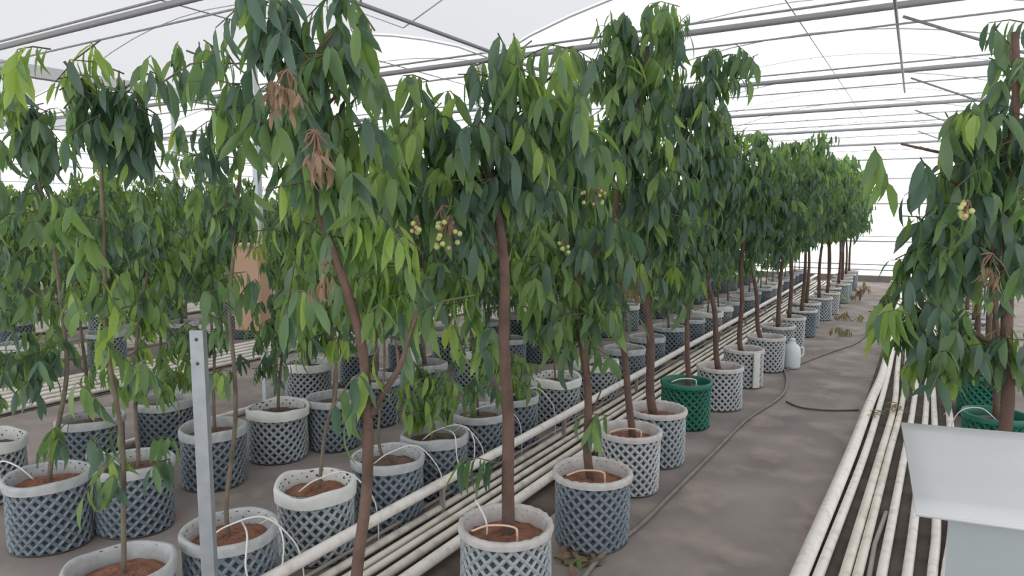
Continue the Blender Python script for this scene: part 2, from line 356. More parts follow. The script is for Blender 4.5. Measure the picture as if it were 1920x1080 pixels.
def sprays(blobs, leaf_len=.15):
    """blobs: (centre, (rx,ry,rz), leaves, tone). Returns leaf frames, sizes, kinds, colours and twig segments."""
    M, ln, kd, co, tw = [], [], [], [], []
    for c, rad, n, tone in blobs:
        c = np.array(c); rad = np.array(rad); cnt = 0; pr = np.array(TONES[tone])
        while cnt < n:
            d = rng.normal(size=3); d = unit(d); u = rng.random() ** .42
            p = c + d * rad * u
            out = d * rad; out[2] *= .35; out = unit(out + np.array([0, 0, .15]) + rng.normal(size=3) * .35)
            k = int(rng.integers(5, 9)); L = rng.uniform(.14, .26) * leaf_len / .15
            q0 = p - out * L * .5; base = int(rng.choice(5, p=pr)); pts = []
            for j in range(k):
                t = (j + .6) / k
                q = q0 + out * L * t + np.array([0, 0, -.35 * L * t * t])
                side = unit(np.cross(out, [0, 0, 1]) + 1e-6) * (1 if j % 2 else -1)
                dr = unit(out * rng.uniform(.1, .6) + side * rng.uniform(.12, .6) + np.array([0, 0, -rng.uniform(.7, 1.7)]) + rng.normal(size=3) * .12)
                up = unit(out * .8 + np.array([0, 0, .9]) + rng.normal(size=3) * .35)
                yv = unit(np.cross(up, dr)); zv = np.cross(dr, yv)
                s = leaf_len * rng.uniform(.72, 1.2)
                M.append(np.column_stack([dr, yv, zv, q])); ln.append(s); kd.append(int(rng.integers(4)))
                co.append(base if rng.random() < .65 else int(rng.choice(5, p=pr)))
                pts.append(q)
            tw.append((q0, pts[len(pts) // 2], pts[-1])); cnt += k
    return np.array(M), np.array(ln), np.array(kd), np.array(co), tw
def foliage_mesh(name, M, ln, kd, co):
    Vs, Fs, MI, b = [], [], [], 0
    for k in range(4):
        ix = np.where(kd == k)[0]
        if not len(ix): continue
        P = LP[k][0]
        W = np.einsum('nij,vj->nvi', M[ix][:, :, :3] * ln[ix][:, None, None], P) + M[ix][:, None, :, 3]
        Vs.append(W.reshape(-1, 3)); nv = len(P)
        for t in range(len(ix)):
            o = b + t * nv
            for f in TRI[k]: Fs.append(tuple(o + i for i in f)); MI.append(co[ix[t]])
        b += len(ix) * nv
    return mk(name, np.concatenate(Vs), Fs, LEAFM, MI)
def twig_mesh(tw, m=TWIG):
    V, Fc = [], []
    for a, c, e in tw:
        b = len(V); d = unit(np.array(e) - a); u = unit(np.cross(d, [.3, .5, .8])); v = np.cross(d, u)
        for p, r in ((a, .0035), (c, .003), (e, .0018)):
            for k in range(3):
                an = 2.094 * k; V.append(p + r * (math.cos(an) * u + math.sin(an) * v))
        Fc += [(b + 3 * i + k, b + 3 * i + (k + 1) % 3, b + 3 * i + 3 + (k + 1) % 3, b + 3 * i + 3 + k) for i in range(2) for k in range(3)]
    return mk('twigs', V, Fc, m)
def to_px(P):
    v = P - CAM; dz = v @ FW; return 960 + F * (v @ RT) / dz, 540 - F * (v @ UP) / dz, dz

def put_pot(t, kind, i, soil):
    sc = random.uniform(.98, 1.05); rz = random.random() * 6.28
    p = ob('pot', POTS[kind][i % len(POTS[kind])], t, rot=(0, 0, rz)); p.scale = (sc, sc, 1)
    ob('rim', RIMS[kind][i % len(RIMS[kind])], p)
    s = ob('soil', SOILS[soil][i % 2], t, rot=(0, 0, rz)); s.scale = (sc, sc, 1)

def trunk_line(base, px, push=0.0):
    P = [np.array([base[0], base[1], POT_H - .10])]
    for x, y in px: P.append(at_depth_of(base, x, y, push))
    return P
def hero_tree(label, group, base, potkind, poti, soil, trunk_px, blobs_px, r0=.03, r1=.012, bark=BARK, leaf_len=.162, n_obj=300, nbranch=6, extra=(), push=()):
    """A potted tree whose trunk and crown are read from the photograph at the distance of its pot."""
    base = np.array([base[0], base[1], 0.0]); t = thing('potted_tree', label, 'potted tree', base, 0, group)
    put_pot(t, potkind, poti, soil)
    D = hdepth(base)
    T = smooth_line(trunk_line(base, trunk_px), 5) - base
    T[:, 0] += .006 * np.sin(T[:, 2] * 9); T[:, 1] += .006 * np.cos(T[:, 2] * 7)
    R = r0 + (r1 - r0) * np.linspace(0, 1, len(T)); R[0] *= 1.25
    ob('trunk', mk('trunk', *tube(T, R, 10), bark), t)
    B = []
    for bx in blobs_px:
        x, y, rx, ry, dens, tone = bx[:6]; off = bx[6] if len(bx) > 6 else 0.0
        c = at_depth_of(base, x, y, off) - base; k = (D + off) / F; wx, wz = rx * k, ry * k
        n = max(8, int(dens * math.pi * wx * wz / (.00088 * (leaf_len / .15) ** 2)))
        B.append((c, (wx, max(.16, wx * .85), wz), n, tone))
    for c, rad, n, tone in B[:nbranch]:                    # a limb from the trunk into each large clump
        c = np.array(c); j = int(np.argmin(np.abs(T[:, 2] - (c[2] - rad[2] * .7)))); a = T[j]
        if np.linalg.norm(c - a) < .12: continue
        mid = (a + c) / 2 + np.array([0, 0, -.02])
        ob('branch', mk('branch', *tube(smooth_line([a, mid, c], 4), np.linspace(R[j] * .55, .005, 9), 6), bark), t)
    for pl, rr in extra:                                   # limbs that show on their own
        P = smooth_line([at_depth_of(base, *p) - base for p in pl], 5)
        ob('branch', mk('branch', *tube(P, np.linspace(rr, rr * .45, len(P)), 7), bark), t)
    M, ln, kd, co, tw = sprays(B, leaf_len)
    ok = M[:, 2, 3] > .42; M, ln, kd, co = M[ok], ln[ok], kd[ok], co[ok]
    W = M[:, :, 3] + base; v = W - CAM; dz = v @ FW; X = 960 + F * (v @ RT) / dz; Yp = 540 - F * (v @ UP) / dz
    inside = (X > -20) & (X < 1940) & (Yp > -20) & (Yp < 1100)
    order = np.argsort(np.where(inside, dz - ln * .8, 1e3)); pick = order[:min(n_obj, int(inside.sum()))]
    for i in pick:
        o = bpy.data.objects.new('leaf', LEAF_ME[kd[i]][co[i]]); C.objects.link(o); o.parent = t
        A = M[i]; s = ln[i]
        o.matrix_basis = Matrix([[A[r][0] * s, A[r][1] * s, A[r][2] * s, A[r][3]] for r in range(3)] + [[0, 0, 0, 1]])
    rest = np.setdiff1d(np.arange(len(ln)), pick)
    if len(rest): ob('foliage', foliage_mesh('foliage', M[rest], ln[rest], kd[rest], co[rest]), t, kind='stuff')
    ob('twigs', twig_mesh(tw), t, kind='stuff')
    return t, base, T

def ball(r, m, n=8):
    V = [(0, 0, r)]; 
    for i in range(1, 5):
        for k in range(n):
            th = math.pi * i / 5; a = 2 * math.pi * k / n; V.append((r * math.sin(th) * math.cos(a), r * math.sin(th) * math.sin(a), r * math.cos(th)))
    V.append((0, 0, -r)); Fc = [(0, 1 + k, 1 + (k + 1) % n) for k in range(n)]
    for i in range(3): Fc += [(1 + i * n + k, 1 + (i + 1) * n + k, 1 + (i + 1) * n + (k + 1) % n, 1 + i * n + (k + 1) % n) for k in range(n)]
    Fc += [(len(V) - 1, 1 + 3 * n + (k + 1) % n, 1 + 3 * n + k) for k in range(n)]
    return mk('fruit', V, Fc, m)
FRU = [ball(.0105, FRUIT), ball(.0115, FRUIT), ball(.0095, FRUIT2)]
def fruit_cluster(t, base, x, y, n, wpx, hpx, push=-.25, tan=.15):
    D = hdepth(base) + push; k = D / F; c = at_depth_of(base, x, y - hpx, push) - base; st = []; spots = []
    for i in range(n):
        p = at_depth_of(base, x + random.uniform(-wpx, wpx), y + random.uniform(-hpx, hpx), push + random.uniform(-.03, .05)) - base; spots.append(p)
        st.append((c, (c + p) / 2 + np.array([0, 0, .008]), p))
    s = ob('fruit_cluster', twig_mesh(st, DRYTWIG), t)
    for p in spots: ob('fruit', FRU[2] if random.random() < tan else FRU[random.randint(0, 1)], s, p)
def dry_panicle(t, base, x, y, wpx, hpx, n=16, push=-.25):
    st = []; c = at_depth_of(base, x, y - hpx, push) - base; k = (hdepth(base) + push) / F
    for i in range(n // 2):
        p = at_depth_of(base, x + random.uniform(-wpx, wpx), y + random.uniform(-hpx, hpx), push + random.uniform(-.05, .05)) - base
        st.append((c, (c + p) / 2 + rng.normal(size=3) * .006, p))
    pn = ob('dry_panicle', twig_mesh(st, DRYTWIG), t, label='dry brown flower stalks')
    M, ln, kd, co, tw = sprays([(at_depth_of(base, x, y, push) - base, (wpx * k, .05, hpx * k), int(n * 1.6), 'dry')], .055)
    ob('dry_leaflets', foliage_mesh('dry_leaflets', M, ln, kd, np.full(len(co), 4)), pn, kind='stuff')

# ------------------------------------------------------------------ the row along the walkway
MX = -1.56
GW = 'trees in pots along the walkway'
t, b, T = hero_tree('tall leaning potted tree nearest the camera, forked trunk, its pot below the picture', GW, (MX, 1.63), 'walk', 0, 'red',
    [(672, 1080), (684, 900), (692, 760), (682, 650), (650, 550), (608, 430), (572, 300), (545, 180), (535, 60)],
    [(625, 60, 75, 100, 1.2, 'dark'), (520, 60, 70, 90, 1.0, 'dark'), (540, 220, 80, 110, 1.0, 'mid'), (620, 300, 75, 130, .85, 'mid'), (690, 290, 60, 120, .55, 'bright', .2),
     (640, 170, 70, 90, .7, 'dark'), (690, 470, 90, 110, .6, 'bright', .1), (600, 500, 70, 80, .35, 'mid'), (790, 560, 70, 70, .45, 'mid', .1), (672, 712, 38, 26, .9, 'young', -.05), (360, 95, 35, 40, .22, 'dark'), (420, 150, 40, 90, .35, 'mid')],
    r0=.022, r1=.008, leaf_len=.135, extra=[([(694, 780), (720, 735), (748, 690), (765, 640), (782, 585)], .013), ([(748, 690), (745, 660), (740, 635)], .007)])
dry_panicle(t, b, 540, 165, 30, 35, 22); dry_panicle(t, b, 592, 290, 30, 45, 26); dry_panicle(t, b, 615, 510, 20, 20, 10)
t, b, T = hero_tree('potted tree with a straight trunk in the nearest walkway pot fully in view', GW, (onz(948, 985, .38)[0], onz(948, 985, .38)[1]), 'walk', 0, 'red',
    [(956, 955), (950, 800), (948, 650), (945, 520), (932, 400), (920, 320), (925, 220)],
    [(920, 250, 130, 90, 1.2, 'dark'), (770, 250, 95, 90, 1.1, 'bright'), (1030, 210, 85, 95, 1, 'mid'), (860, 350, 95, 70, 1, 'dark'), (960, 130, 80, 50, 1.0, 'mid'), (1060, 120, 45, 40, .7, 'mid'), (740, 340, 55, 60, .9, 'dark'),
     (735, 110, 24, 50, .5, 'mid'), (905, 110, 28, 40, .6, 'mid'), (820, 520, 110, 80, .6, 'mid', .15), (990, 320, 90, 80, .8, 'dark', .1), (870, 620, 60, 40, .4, 'mid', .2), (800, 170, 60, 50, .5, 'bright'), (895, 850, 28, 30, .25, 'mid')],
    r0=.032, r1=.016, extra=[([(938, 475), (910, 445), (885, 415)], .010)])
fruit_cluster(t, b, 840, 440, 15, 22, 26); fruit_cluster(t, b, 783, 420, 5, 10, 16, tan=.5); dry_panicle(t, b, 830, 410, 25, 25, 10)
t, b, T = hero_tree('potted tree second from the front fully visible pot, trunk forking above red soil', GW, tuple(onz(1111, 885, .38)[:2]), 'walk', 3, 'red',
    [(1104, 855), (1103, 780), (1092, 640), (1080, 500), (1062, 400), (1058, 300)],
    [(1075, 290, 85, 100, .9, 'mid'), (1060, 180, 75, 65, .8, 'bright'), (1105, 590, 80, 75, .9, 'mid'), (1010, 480, 85, 90, .7, 'bright'), (1010, 600, 60, 50, .4, 'mid', .15), (1135, 450, 60, 80, .7, 'dark'), (1100, 770, 30, 30, .2, 'mid')],
    r0=.026, r1=.013, extra=[([(1100, 800), (1118, 755), (1128, 730)], .008), ([(1070, 480), (1050, 430), (1040, 370)], .010)])
fruit_cluster(t, b, 1112, 372, 9, 22, 16, tan=.6); fruit_cluster(t, b, 1055, 465, 6, 12, 20, tan=.4)
t, b, T = hero_tree('potted tree with the tallest crown, third full pot along the walkway', GW, tuple(onz(1181, 808, .38)[:2]), 'walk', 2, 'red',
    [(1186, 800), (1172, 690), (1160, 580), (1148, 460), (1165, 330), (1195, 200), (1215, 90)],
    [(1190, 130, 85, 90, 1, 'mid'), (1235, 35, 50, 45, 1.1, 'mid'), (1150, 60, 40, 45, .8, 'mid'), (1200, 270, 95, 90, 1.1, 'dark'), (1215, 400, 75, 85, .9, 'dark'), (1110, 110, 35, 50, .6, 'mid'), (1190, 500, 50, 60, .4, 'mid')], r0=.026, r1=.010)
dry_panicle(t, b, 1185, 530, 18, 40, 18)
t, b, T = hero_tree('potted tree just before the green pot, thick red-brown trunk', GW, tuple(onz(1232, 768, .38)[:2]), 'walk', 0, 'red',
    [(1222, 752), (1218, 640), (1212, 540), (1225, 430), (1260, 300)],
    [(1290, 200, 75, 80, 1, 'dark'), (1375, 110, 34, 34, .8, 'mid'), (1250, 60, 50, 50, .7, 'mid'), (1240, 370, 80, 90, 1, 'dark'), (1330, 130, 40, 50, .8, 'mid'), (1260, 500, 45, 55, .7, 'dark')], r0=.036, r1=.016)
fruit_cluster(t, b, 1190, 545, 6, 8, 22, tan=.8)
t, b, T = hero_tree('dark leafy tree standing in the green walkway pot', GW, tuple(onz(1287, 715, .38)[:2]), 'green', 0, 'brown',
    [(1292, 700), (1286, 600), (1290, 500), (1300, 380)],
    [(1300, 310, 75, 95, 1.1, 'dark'), (1290, 460, 55, 80, .9, 'dark'), (1340, 240, 45, 50, .7, 'mid')], r0=.026, r1=.012, n_obj=200)
for i, (x, y) in enumerate([(1350, 688), (1395, 655), (1437, 632)]):
    bs = onz(x, y, .38)
    t, b, T = hero_tree(['potted tree in the pale pot right behind the green pot', 'potted tree second behind the green pot, white strip down its pot', 'potted tree third behind the green pot, beside the white jug'][i], GW, (bs[0], bs[1]), 'walk', 2, 'red' if i < 1 else 'brown',
        [[(1345, 672), (1338, 580), (1322, 480), (1335, 360)], [(1388, 642), (1390, 560), (1392, 470), (1400, 360)], [(1424, 625), (1418, 560), (1414, 490), (1440, 380)]][i],
        [[(1345, 330, 65, 90, 1.1, 'dark'), (1335, 440, 50, 60, .9, 'dark'), (1350, 255, 40, 35, .6, 'mid')], [(1395, 330, 60, 85, 1.1, 'dark'), (1405, 430, 48, 55, .9, 'dark'), (1420, 260, 28, 28, .7, 'mid')], [(1450, 350, 55, 80, 1.1, 'mid'), (1440, 440, 45, 50, .8, 'dark')]][i],
        r0=.03, r1=.014, n_obj=120, nbranch=3)
    if i == 1:                                            # white fabric strip hanging down the pot's outer side
        a0 = math.atan2(-b[1], -b[0]) + .45; V = []
        for z in np.linspace(.02, .385, 6):
            for q in range(5):
                for r in (.219, .224): V.append((r * math.cos(a0 + q * .09), r * math.sin(a0 + q * .09), z))
        Fc = []
        for j in range(5):
            for q in range(4):
                o_ = j * 10 + q * 2; Fc += [(o_ + 1, o_ + 3, o_ + 13, o_ + 11), (o_, o_ + 10, o_ + 12, o_ + 2)]
            Fc += [(j * 10, j * 10 + 1, j * 10 + 11, j * 10 + 10), (j * 10 + 8, j * 10 + 18, j * 10 + 19, j * 10 + 9)]
        ob('fabric_strip', mk('fabric_strip', V, Fc, CLOTH), t)

# ------------------------------------------------------------------ shared crowns for the smaller and farther trees
def proto(blobs, trunk, r0, r1, bark, leaf_len):
    M, ln, kd, co, tw = sprays(blobs, leaf_len); ok = M[:, 2, 3] > .42
    T = smooth_line(trunk, 5)
    br = []
    for c, rad, n, tone in blobs:
        j = int(np.argmin(np.abs(T[:, 2] - (c[2] - rad[2] * .6)))); c = np.array(c)
        if np.linalg.norm(c - T[j]) > .1: br.append(mk('branch', *tube(smooth_line([T[j], (T[j] + c) / 2 - np.array([0, 0, .02]), c], 3), np.linspace(r1, .004, 7), 5), bark))
    return dict(fol=foliage_mesh('foliage', M[ok], ln[ok], kd[ok], co[ok]), twg=twig_mesh(tw), trk=mk('trunk', *tube(T, np.linspace(r0, r1, len(T)), 8), bark), br=br)
def rnd(a, b): return random.uniform(a, b)
def tall_proto(tone, seed):
    random.seed(seed)
    bl = [((rnd(-.1, .1), rnd(-.1, .1), 2.15), (.46, .46, .44), 560, tone), ((rnd(-.2, .2), rnd(-.2, .2), 1.65), (.40, .40, .30), 330, 'dark'), ((rnd(-.2, .2), rnd(-.2, .2), 2.6), (.30, .30, .22), 170, 'mid')]
    return proto(bl, [(0, 0, .34), (rnd(-.03, .03), rnd(-.03, .03), .9), (rnd(-.06, .06), rnd(-.06, .06), 1.5), (0, 0, 2.2)], .03, .012, BARK, .15)
def slim_proto(tone, seed, top=2.1):
    random.seed(seed)
    bl = [((rnd(-.06, .06), rnd(-.06, .06), top - .3), (.28, .28, .34), 290, tone), ((rnd(-.1, .1), rnd(-.1, .1), top - .75), (.30, .30, .32), 260, 'mid'), ((rnd(-.1, .1), rnd(-.1, .1), .95), (.24, .24, .2), 50, 'mid')]
    return proto(bl, [(0, 0, .34), (rnd(-.03, .03), rnd(-.03, .03), .8), (rnd(-.05, .05), rnd(-.05, .05), 1.3), (0, 0, top - .2)], .014, .006, BARK2, .125)
def bush_proto(tone, seed):
    random.seed(seed)
    bl = [((rnd(-.1, .1), rnd(-.1, .1), 1.55), (.58, .58, .54), 1050, tone), ((rnd(-.2, .2), rnd(-.2, .2), 1.02), (.54, .54, .34), 560, 'mid'), ((rnd(-.2, .2), rnd(-.2, .2), 1.95), (.36, .36, .26), 300, 'bright')]
    return proto(bl, [(0, 0, .34), (rnd(-.03, .03), rnd(-.03, .03), .8), (0, 0, 1.5)], .022, .01, BARK2, .118)
def small_proto(seed, tone='mid', top=1.0):
    random.seed(seed)
    return proto([((0, 0, top - .15), (.22, .22, .2), 70, tone), ((.05, .03, top - .38), (.16, .16, .14), 25, 'mid')], [(0, 0, .34), (rnd(-.02, .02), rnd(-.02, .02), .6), (0, 0, top - .1)], .010, .005, BARK2, .14)
TALL = [tall_proto('dark', 11), tall_proto('mid', 12), tall_proto('dark', 13), tall_proto('mid', 14)]
SLIM = [slim_proto('dark', 21), slim_proto('mid', 22, 2.3), slim_proto('mid', 23, 1.9), slim_proto('bright', 24, 2.0)]
BUSH = [bush_proto('mid', 31), bush_proto('dark', 32), bush_proto('mid', 33)]
SMALL = [small_proto(41), small_proto(42, 'bright', .85), small_proto(43, 'dark', 1.2)]
random.seed(99)
def proto_tree(pr, label, group, x, y, potkind, poti, soil, scale=1.0, cat='potted tree'):
    t = thing('potted_tree', label, cat, (x, y, 0), 0, group); put_pot(t, potkind, poti, soil)
    rz = random.random() * 6.28
    for nm, key in (('trunk', 'trk'), ('foliage', 'fol'), ('twigs', 'twg')):
        o = ob(nm, pr[key], t, rot=(0, 0, rz)); 
        o.scale = (1, 1, scale)
        if nm != 'trunk': o['kind'] = 'stuff'
    for b in pr['br']: o = ob('branch', b, t, rot=(0, 0, rz)); o.scale = (1, 1, scale)
    return t
y = 9.2; i = 0
while y < 19.5:
    proto_tree(TALL[i % 4], 'tall potted tree %s beyond the white jug in the walkway row' % ORD[i], GW, MX + rnd(-.05, .08), y, 'walk', i + 1, 'brown', rnd(.96, 1.08)); y += rnd(.82, .95); i += 1

# ------------------------------------------------------------------ second row, behind the raised pipe
GA = 'trees in pots behind the raised pipe'
AX = -2.70
hero_tree('slender potted tree with a dense dark top, closest in the second row', GA, tuple(onz(225, 1060, .38)[:2]), 'left', 1, 'red',
    [(236, 1040), (232, 930), (222, 800), (205, 640), (193, 480), (190, 330), (195, 180)],
    [(205, 205, 62, 95, 2.0, 'dark'), (120, 115, 30, 45, .8, 'young', -.1), (275, 130, 20, 40, .6, 'mid', -.1), (185, 400, 60, 90, .5, 'mid'), (200, 560, 65, 70, .45, 'bright'), (215, 690, 60, 55, .25, 'mid'), (245, 850, 40, 45, .7, 'dark'), (190, 90, 50, 25, .4, 'mid'), (150, 830, 40, 25, .5, 'dark')],
    r0=.011, r1=.006, bark=BARK2, leaf_len=.125, nbranch=5, n_obj=300)
hero_tree('slender potted tree just behind the short steel post', GA, tuple(onz(430, 990, .38)[:2]), 'left', 0, 'red',
    [(428, 955), (436, 820), (440, 680), (432, 560), (442, 400), (462, 240), (470, 120)],
    [(440, 240, 55, 90, .6, 'dark'), (425, 380, 60, 80, .6, 'mid'), (350, 95, 40, 45, .22, 'mid'), (420, 90, 40, 60, .4, 'mid'), (430, 530, 55, 70, .35, 'mid'), (420, 700, 40, 40, .25, 'mid')],
    r0=.011, r1=.006, bark=BARK2, leaf_len=.125, nbranch=5, n_obj=220)
hero_tree('young potted tree with a green stem, third in the second row', GA, tuple(onz(592, 905, .38)[:2]), 'left', 2, 'red',
    [(604, 885), (612, 800), (628, 720), (622, 600), (590, 460)],
    [(570, 430, 60, 90, .6, 'mid'), (610, 600, 65, 65, .5, 'bright'), (545, 560, 50, 70, .4, 'mid')], r0=.011, r1=.006, bark=BARK2, leaf_len=.12, nbranch=3, n_obj=150)
hero_tree('thin potted tree partly hidden by the forked trunk', GA, tuple(onz(727, 855, .38)[:2]), 'left', 0, 'brown',
    [(713, 830), (714, 760), (720, 640), (715, 520)],
    [(715, 520, 65, 90, .6, 'mid'), (740, 410, 45, 60, .5, 'bright')], r0=.010, r1=.006, bark=BARK2, leaf_len=.125, nbranch=2, n_obj=120)
hero_tree('low leafy bright green bush in a dark pot by the pipe', GA, tuple(onz(815, 812, .38)[:2]), 'left', 1, 'brown',
    [(815, 795), (812, 750), (808, 715)],
    [(805, 735, 60, 45, 1.1, 'bright'), (790, 690, 40, 30, .6, 'mid')], r0=.009, r1=.005, bark=BARK2, leaf_len=.13, nbranch=2, n_obj=150)
random.seed(5)
ys = [4.07, 4.57, 5.3]
while ys[-1] < 18.6: ys.append(ys[-1] + rnd(.66, .82))
for i, yy in enumerate(ys):
    pr = SMALL[i % 3] if i < 3 else SLIM[(i * 3) % 4]
    proto_tree(pr, ('small sapling' if i < 3 else 'slender potted tree') + ', %s pot behind the low leafy bush in the second row' % ORD[i], GA, AX + rnd(-.03, .03), yy, 'left', i + (2 if i % 2 else 0), 'brown', rnd(.9, 1.05))

# ------------------------------------------------------------------ third and fourth rows
GB = 'trees in pots of the third row'
hero_tree('potted tree at the left picture edge in a wide blue-grey pot', GB, tuple(onz(90, 890, .38)[:2]), 'left', 0, 'red',
    [(97, 880), (112, 780), (124, 660), (110, 520), (80, 380), (60, 260)],
    [(55, 230, 60, 75, 1.0, 'dark'), (25, 160, 40, 45, .8, 'bright', -.1), (60, 380, 60, 80, .5, 'mid'), (30, 520, 50, 80, .4, 'mid'), (130, 560, 40, 60, .35, 'mid'), (70, 660, 60, 65, .6, 'dark'), (125, 810, 45, 22, .5, 'dark', -.1)],
    r0=.014, r1=.007, bark=BARK2, leaf_len=.145, nbranch=4, n_obj=220)
for i, (x, y, lab) in enumerate([(250, 865, 'potted tree second in the third row, behind the dense dark top tree'), (400, 800, 'potted tree third in the third row, behind the steel post'), (521, 762, 'potted tree in a deep blue-grey pot right of the steel post, third row'), (625, 745, 'potted tree fifth in the third row, pot touching its neighbour')]):
    bs = onz(x, y, .38)
    hero_tree(lab, GB, (bs[0], bs[1]), 'left', i, 'brown',
        [[(262, 850), (250, 700), (270, 560), (290, 430)], [(404, 795), (400, 690), (395, 560), (400, 440)], [(524, 745), (528, 660), (530, 560), (545, 440)], [(628, 735), (632, 660), (640, 560), (640, 470)]][i],
        [[(300, 410, 60, 100, .6, 'mid'), (280, 560, 60, 70, .6, 'bright'), (235, 690, 60, 55, .5, 'mid'), (330, 260, 30, 40, .3, 'mid')], [(390, 470, 55, 90, .7, 'mid'), (360, 330, 45, 60, .4, 'mid'), (370, 640, 60, 45, .6, 'mid'), (330, 705, 60, 35, .6, 'bright')], [(535, 450, 50, 90, .6, 'mid'), (520, 600, 60, 55, .6, 'mid'), (490, 680, 50, 30, .4, 'mid')], [(645, 480, 50, 80, .6, 'bright'), (640, 600, 55, 50, .6, 'mid')]][i],
        r0=.013, r1=.006, bark=BARK2, leaf_len=.125, nbranch=3, n_obj=100)
random.seed(6)
ys = [4.45, 5.15]
while ys[-1] < 18.6: ys.append(ys[-1] + rnd(.62, .8))
for i, yy in enumerate(ys): proto_tree(BUSH[i % 3] if i % 2 and i > 0 else SLIM[(i * 5 + 1) % 4], 'leafy potted tree, %s beyond the five nearest pots of the third row' % ORD[i], GB, -4.0 + rnd(-.05, .05), yy, 'left', i, 'brown', rnd(.9, 1.1))
GC = 'trees in pots of the fourth row'
for i, yy in enumerate([1.95, 2.55, 3.1] + [4.6 + .75 * k for k in range(19)]):
    proto_tree(BUSH[i % 3] if i > 2 else SLIM[(i * 3 + 2) % 4], 'leafy potted tree, %s from the front in the fourth row' % ORD[i], GC, -5.0 + rnd(-.08, .08), yy, 'left', i + 2, 'brown', rnd(.85, 1.02))
for rx, ya, yb, st, nm in [(-8.4, 2.6, 19.5, 1.0, 'middle'), (-10.3, 3.4, 19.5, 1.05, 'far'), (-13.2, 4.6, 19.5, 1.1, 'farther'), (-15.6, 5.4, 19.5, 1.1, 'outer'), (-19.0, 7.0, 19.5, 1.2, 'outermost')]:
    yy = ya; i = 0
    while yy < yb:
        proto_tree(BUSH[random.randint(0, 2)], 'dense bushy potted tree in the %s left row beyond the bare floor' % nm, 'bushy trees of the %s left row' % nm, rx + rnd(-.1, .1), yy, 'left', random.randint(0, 2), 'brown', rnd(.95, 1.15)); yy += st * rnd(.9, 1.1); i += 1

# ------------------------------------------------------------------ right row
GR = 'trees in pots right of the walkway pipes'
t, b, T = hero_tree('large leafy tree behind the grey cabinet at the right picture edge', GR, (.78, 3.75), 'green', 0, 'brown',
    [(1895, 900), (1892, 720), (1888, 560), (1890, 400), (1900, 220), (1905, 60)],
    [(1850, 440, 100, 105, 1.1, 'dark'), (1800, 600, 100, 60, 1.1, 'dark'), (1890, 260, 80, 120, 1.1, 'dark'), (1895, 90, 45, 85, .8, 'mid'), (1765, 330, 65, 60, .9, 'dark'), (1690, 270, 45, 45, .15, 'dark'), (1770, 650, 50, 35, 1, 'bright', -.1),
     (1672, 568, 42, 26, 1, 'bright', -.1), (1725, 530, 55, 45, 1, 'dark'), (1820, 240, 50, 60, .6, 'mid'), (1755, 440, 60, 60, 1, 'dark'), (1880, 650, 60, 60, 1, 'mid'), (1720, 420, 40, 40, .6, 'mid'), (1705, 620, 40, 40, .6, 'mid')],
    r0=.03, r1=.014, leaf_len=.15)
fruit_cluster(t, b, 1818, 395, 9, 18, 18, tan=.3); dry_panicle(t, b, 1860, 500, 35, 25, 16)
for i, (x, y) in enumerate([(1852, 775), (1835, 700)]):
    bs = onz(x, y, .38)
    hero_tree(['tree in the nearer green pot half hidden behind the cabinet lid', 'tree in the farther green pot with drip loops on its side'][i], GR, (bs[0] + .05, bs[1]), 'green', 0, 'brown',
              [[(1870, 740), (1868, 600), (1850, 450)], [(1835, 680), (1832, 560), (1820, 420)]][i], [[(1840, 420, 75, 110, .9, 'dark'), (1790, 520, 55, 60, .7, 'mid')], [(1800, 420, 60, 90, .8, 'dark'), (1740, 470, 35, 50, .6, 'dark')]][i], r0=.026, r1=.013, n_obj=80, nbranch=2)
random.seed(8)
yy = 8.2; i = 0
while yy < 19.3:
    proto_tree(TALL[(i + 1) % 4], 'potted tree %s behind the green pots in the right row' % ORD[i], GR, .62 + rnd(-.05, .05), yy, 'walk', i, 'brown', rnd(.85, 1.0)); yy += rnd(.9, 1.1); i += 1

# ------------------------------------------------------------------ drip tubes
GD = 'thin drip tubes over the pot rims'
def drip(P, label, m=DRIPW, r=.0042):
    o = ob('drip_tube', mk('drip_tube', *tube(smooth_line(P, 7), r, 6), m), None, label=label, category='tube', group=GD)
for k, (x, y) in enumerate([(430, 990), (592, 905), (727, 855), (815, 812), (895, 770), (965, 742)]):
    bs = onz(x, y, .38); cx, cy = bs[0], bs[1]; g = random.Random(k)
    a0 = g.uniform(-.9, -.3); xo = cx + .265
    drip([(cx - .02, cy - .1, .36), (cx + .05, cy - .05, .42), (cx + .17, cy + .05, .43 + .03 * g.random()), (xo - .015, cy + .14, .33), (xo, cy + .18, .2), (xo - .005, cy + .19, .02)],
         ['white drip tube looping over the rim of the pot beside the steel post', 'white drip tube arching over the pot with the green stem', 'white drip tube over the pot behind the forked trunk', 'white drip tube curling beside the low leafy bush', 'thin drip tube over the first sapling pot', 'thin drip tube over the second sapling pot'][k])
    if k in (0, 3):
        drip([(cx + .02, cy + .05, .40), (cx + .20, cy - .06, .42), (cx + .262, cy - .12, .30), (cx + .268, cy - .06, .16), (cx + .262, cy + .04, .17), (cx + .25, cy + .09, .33), (cx + .17, cy + .11, .42), (cx + .05, cy + .13, .36)],
             ['closed white drip loop hanging on the pot beside the steel post', 'closed drip loop hanging on the dark pot of the low bush'][k // 3])
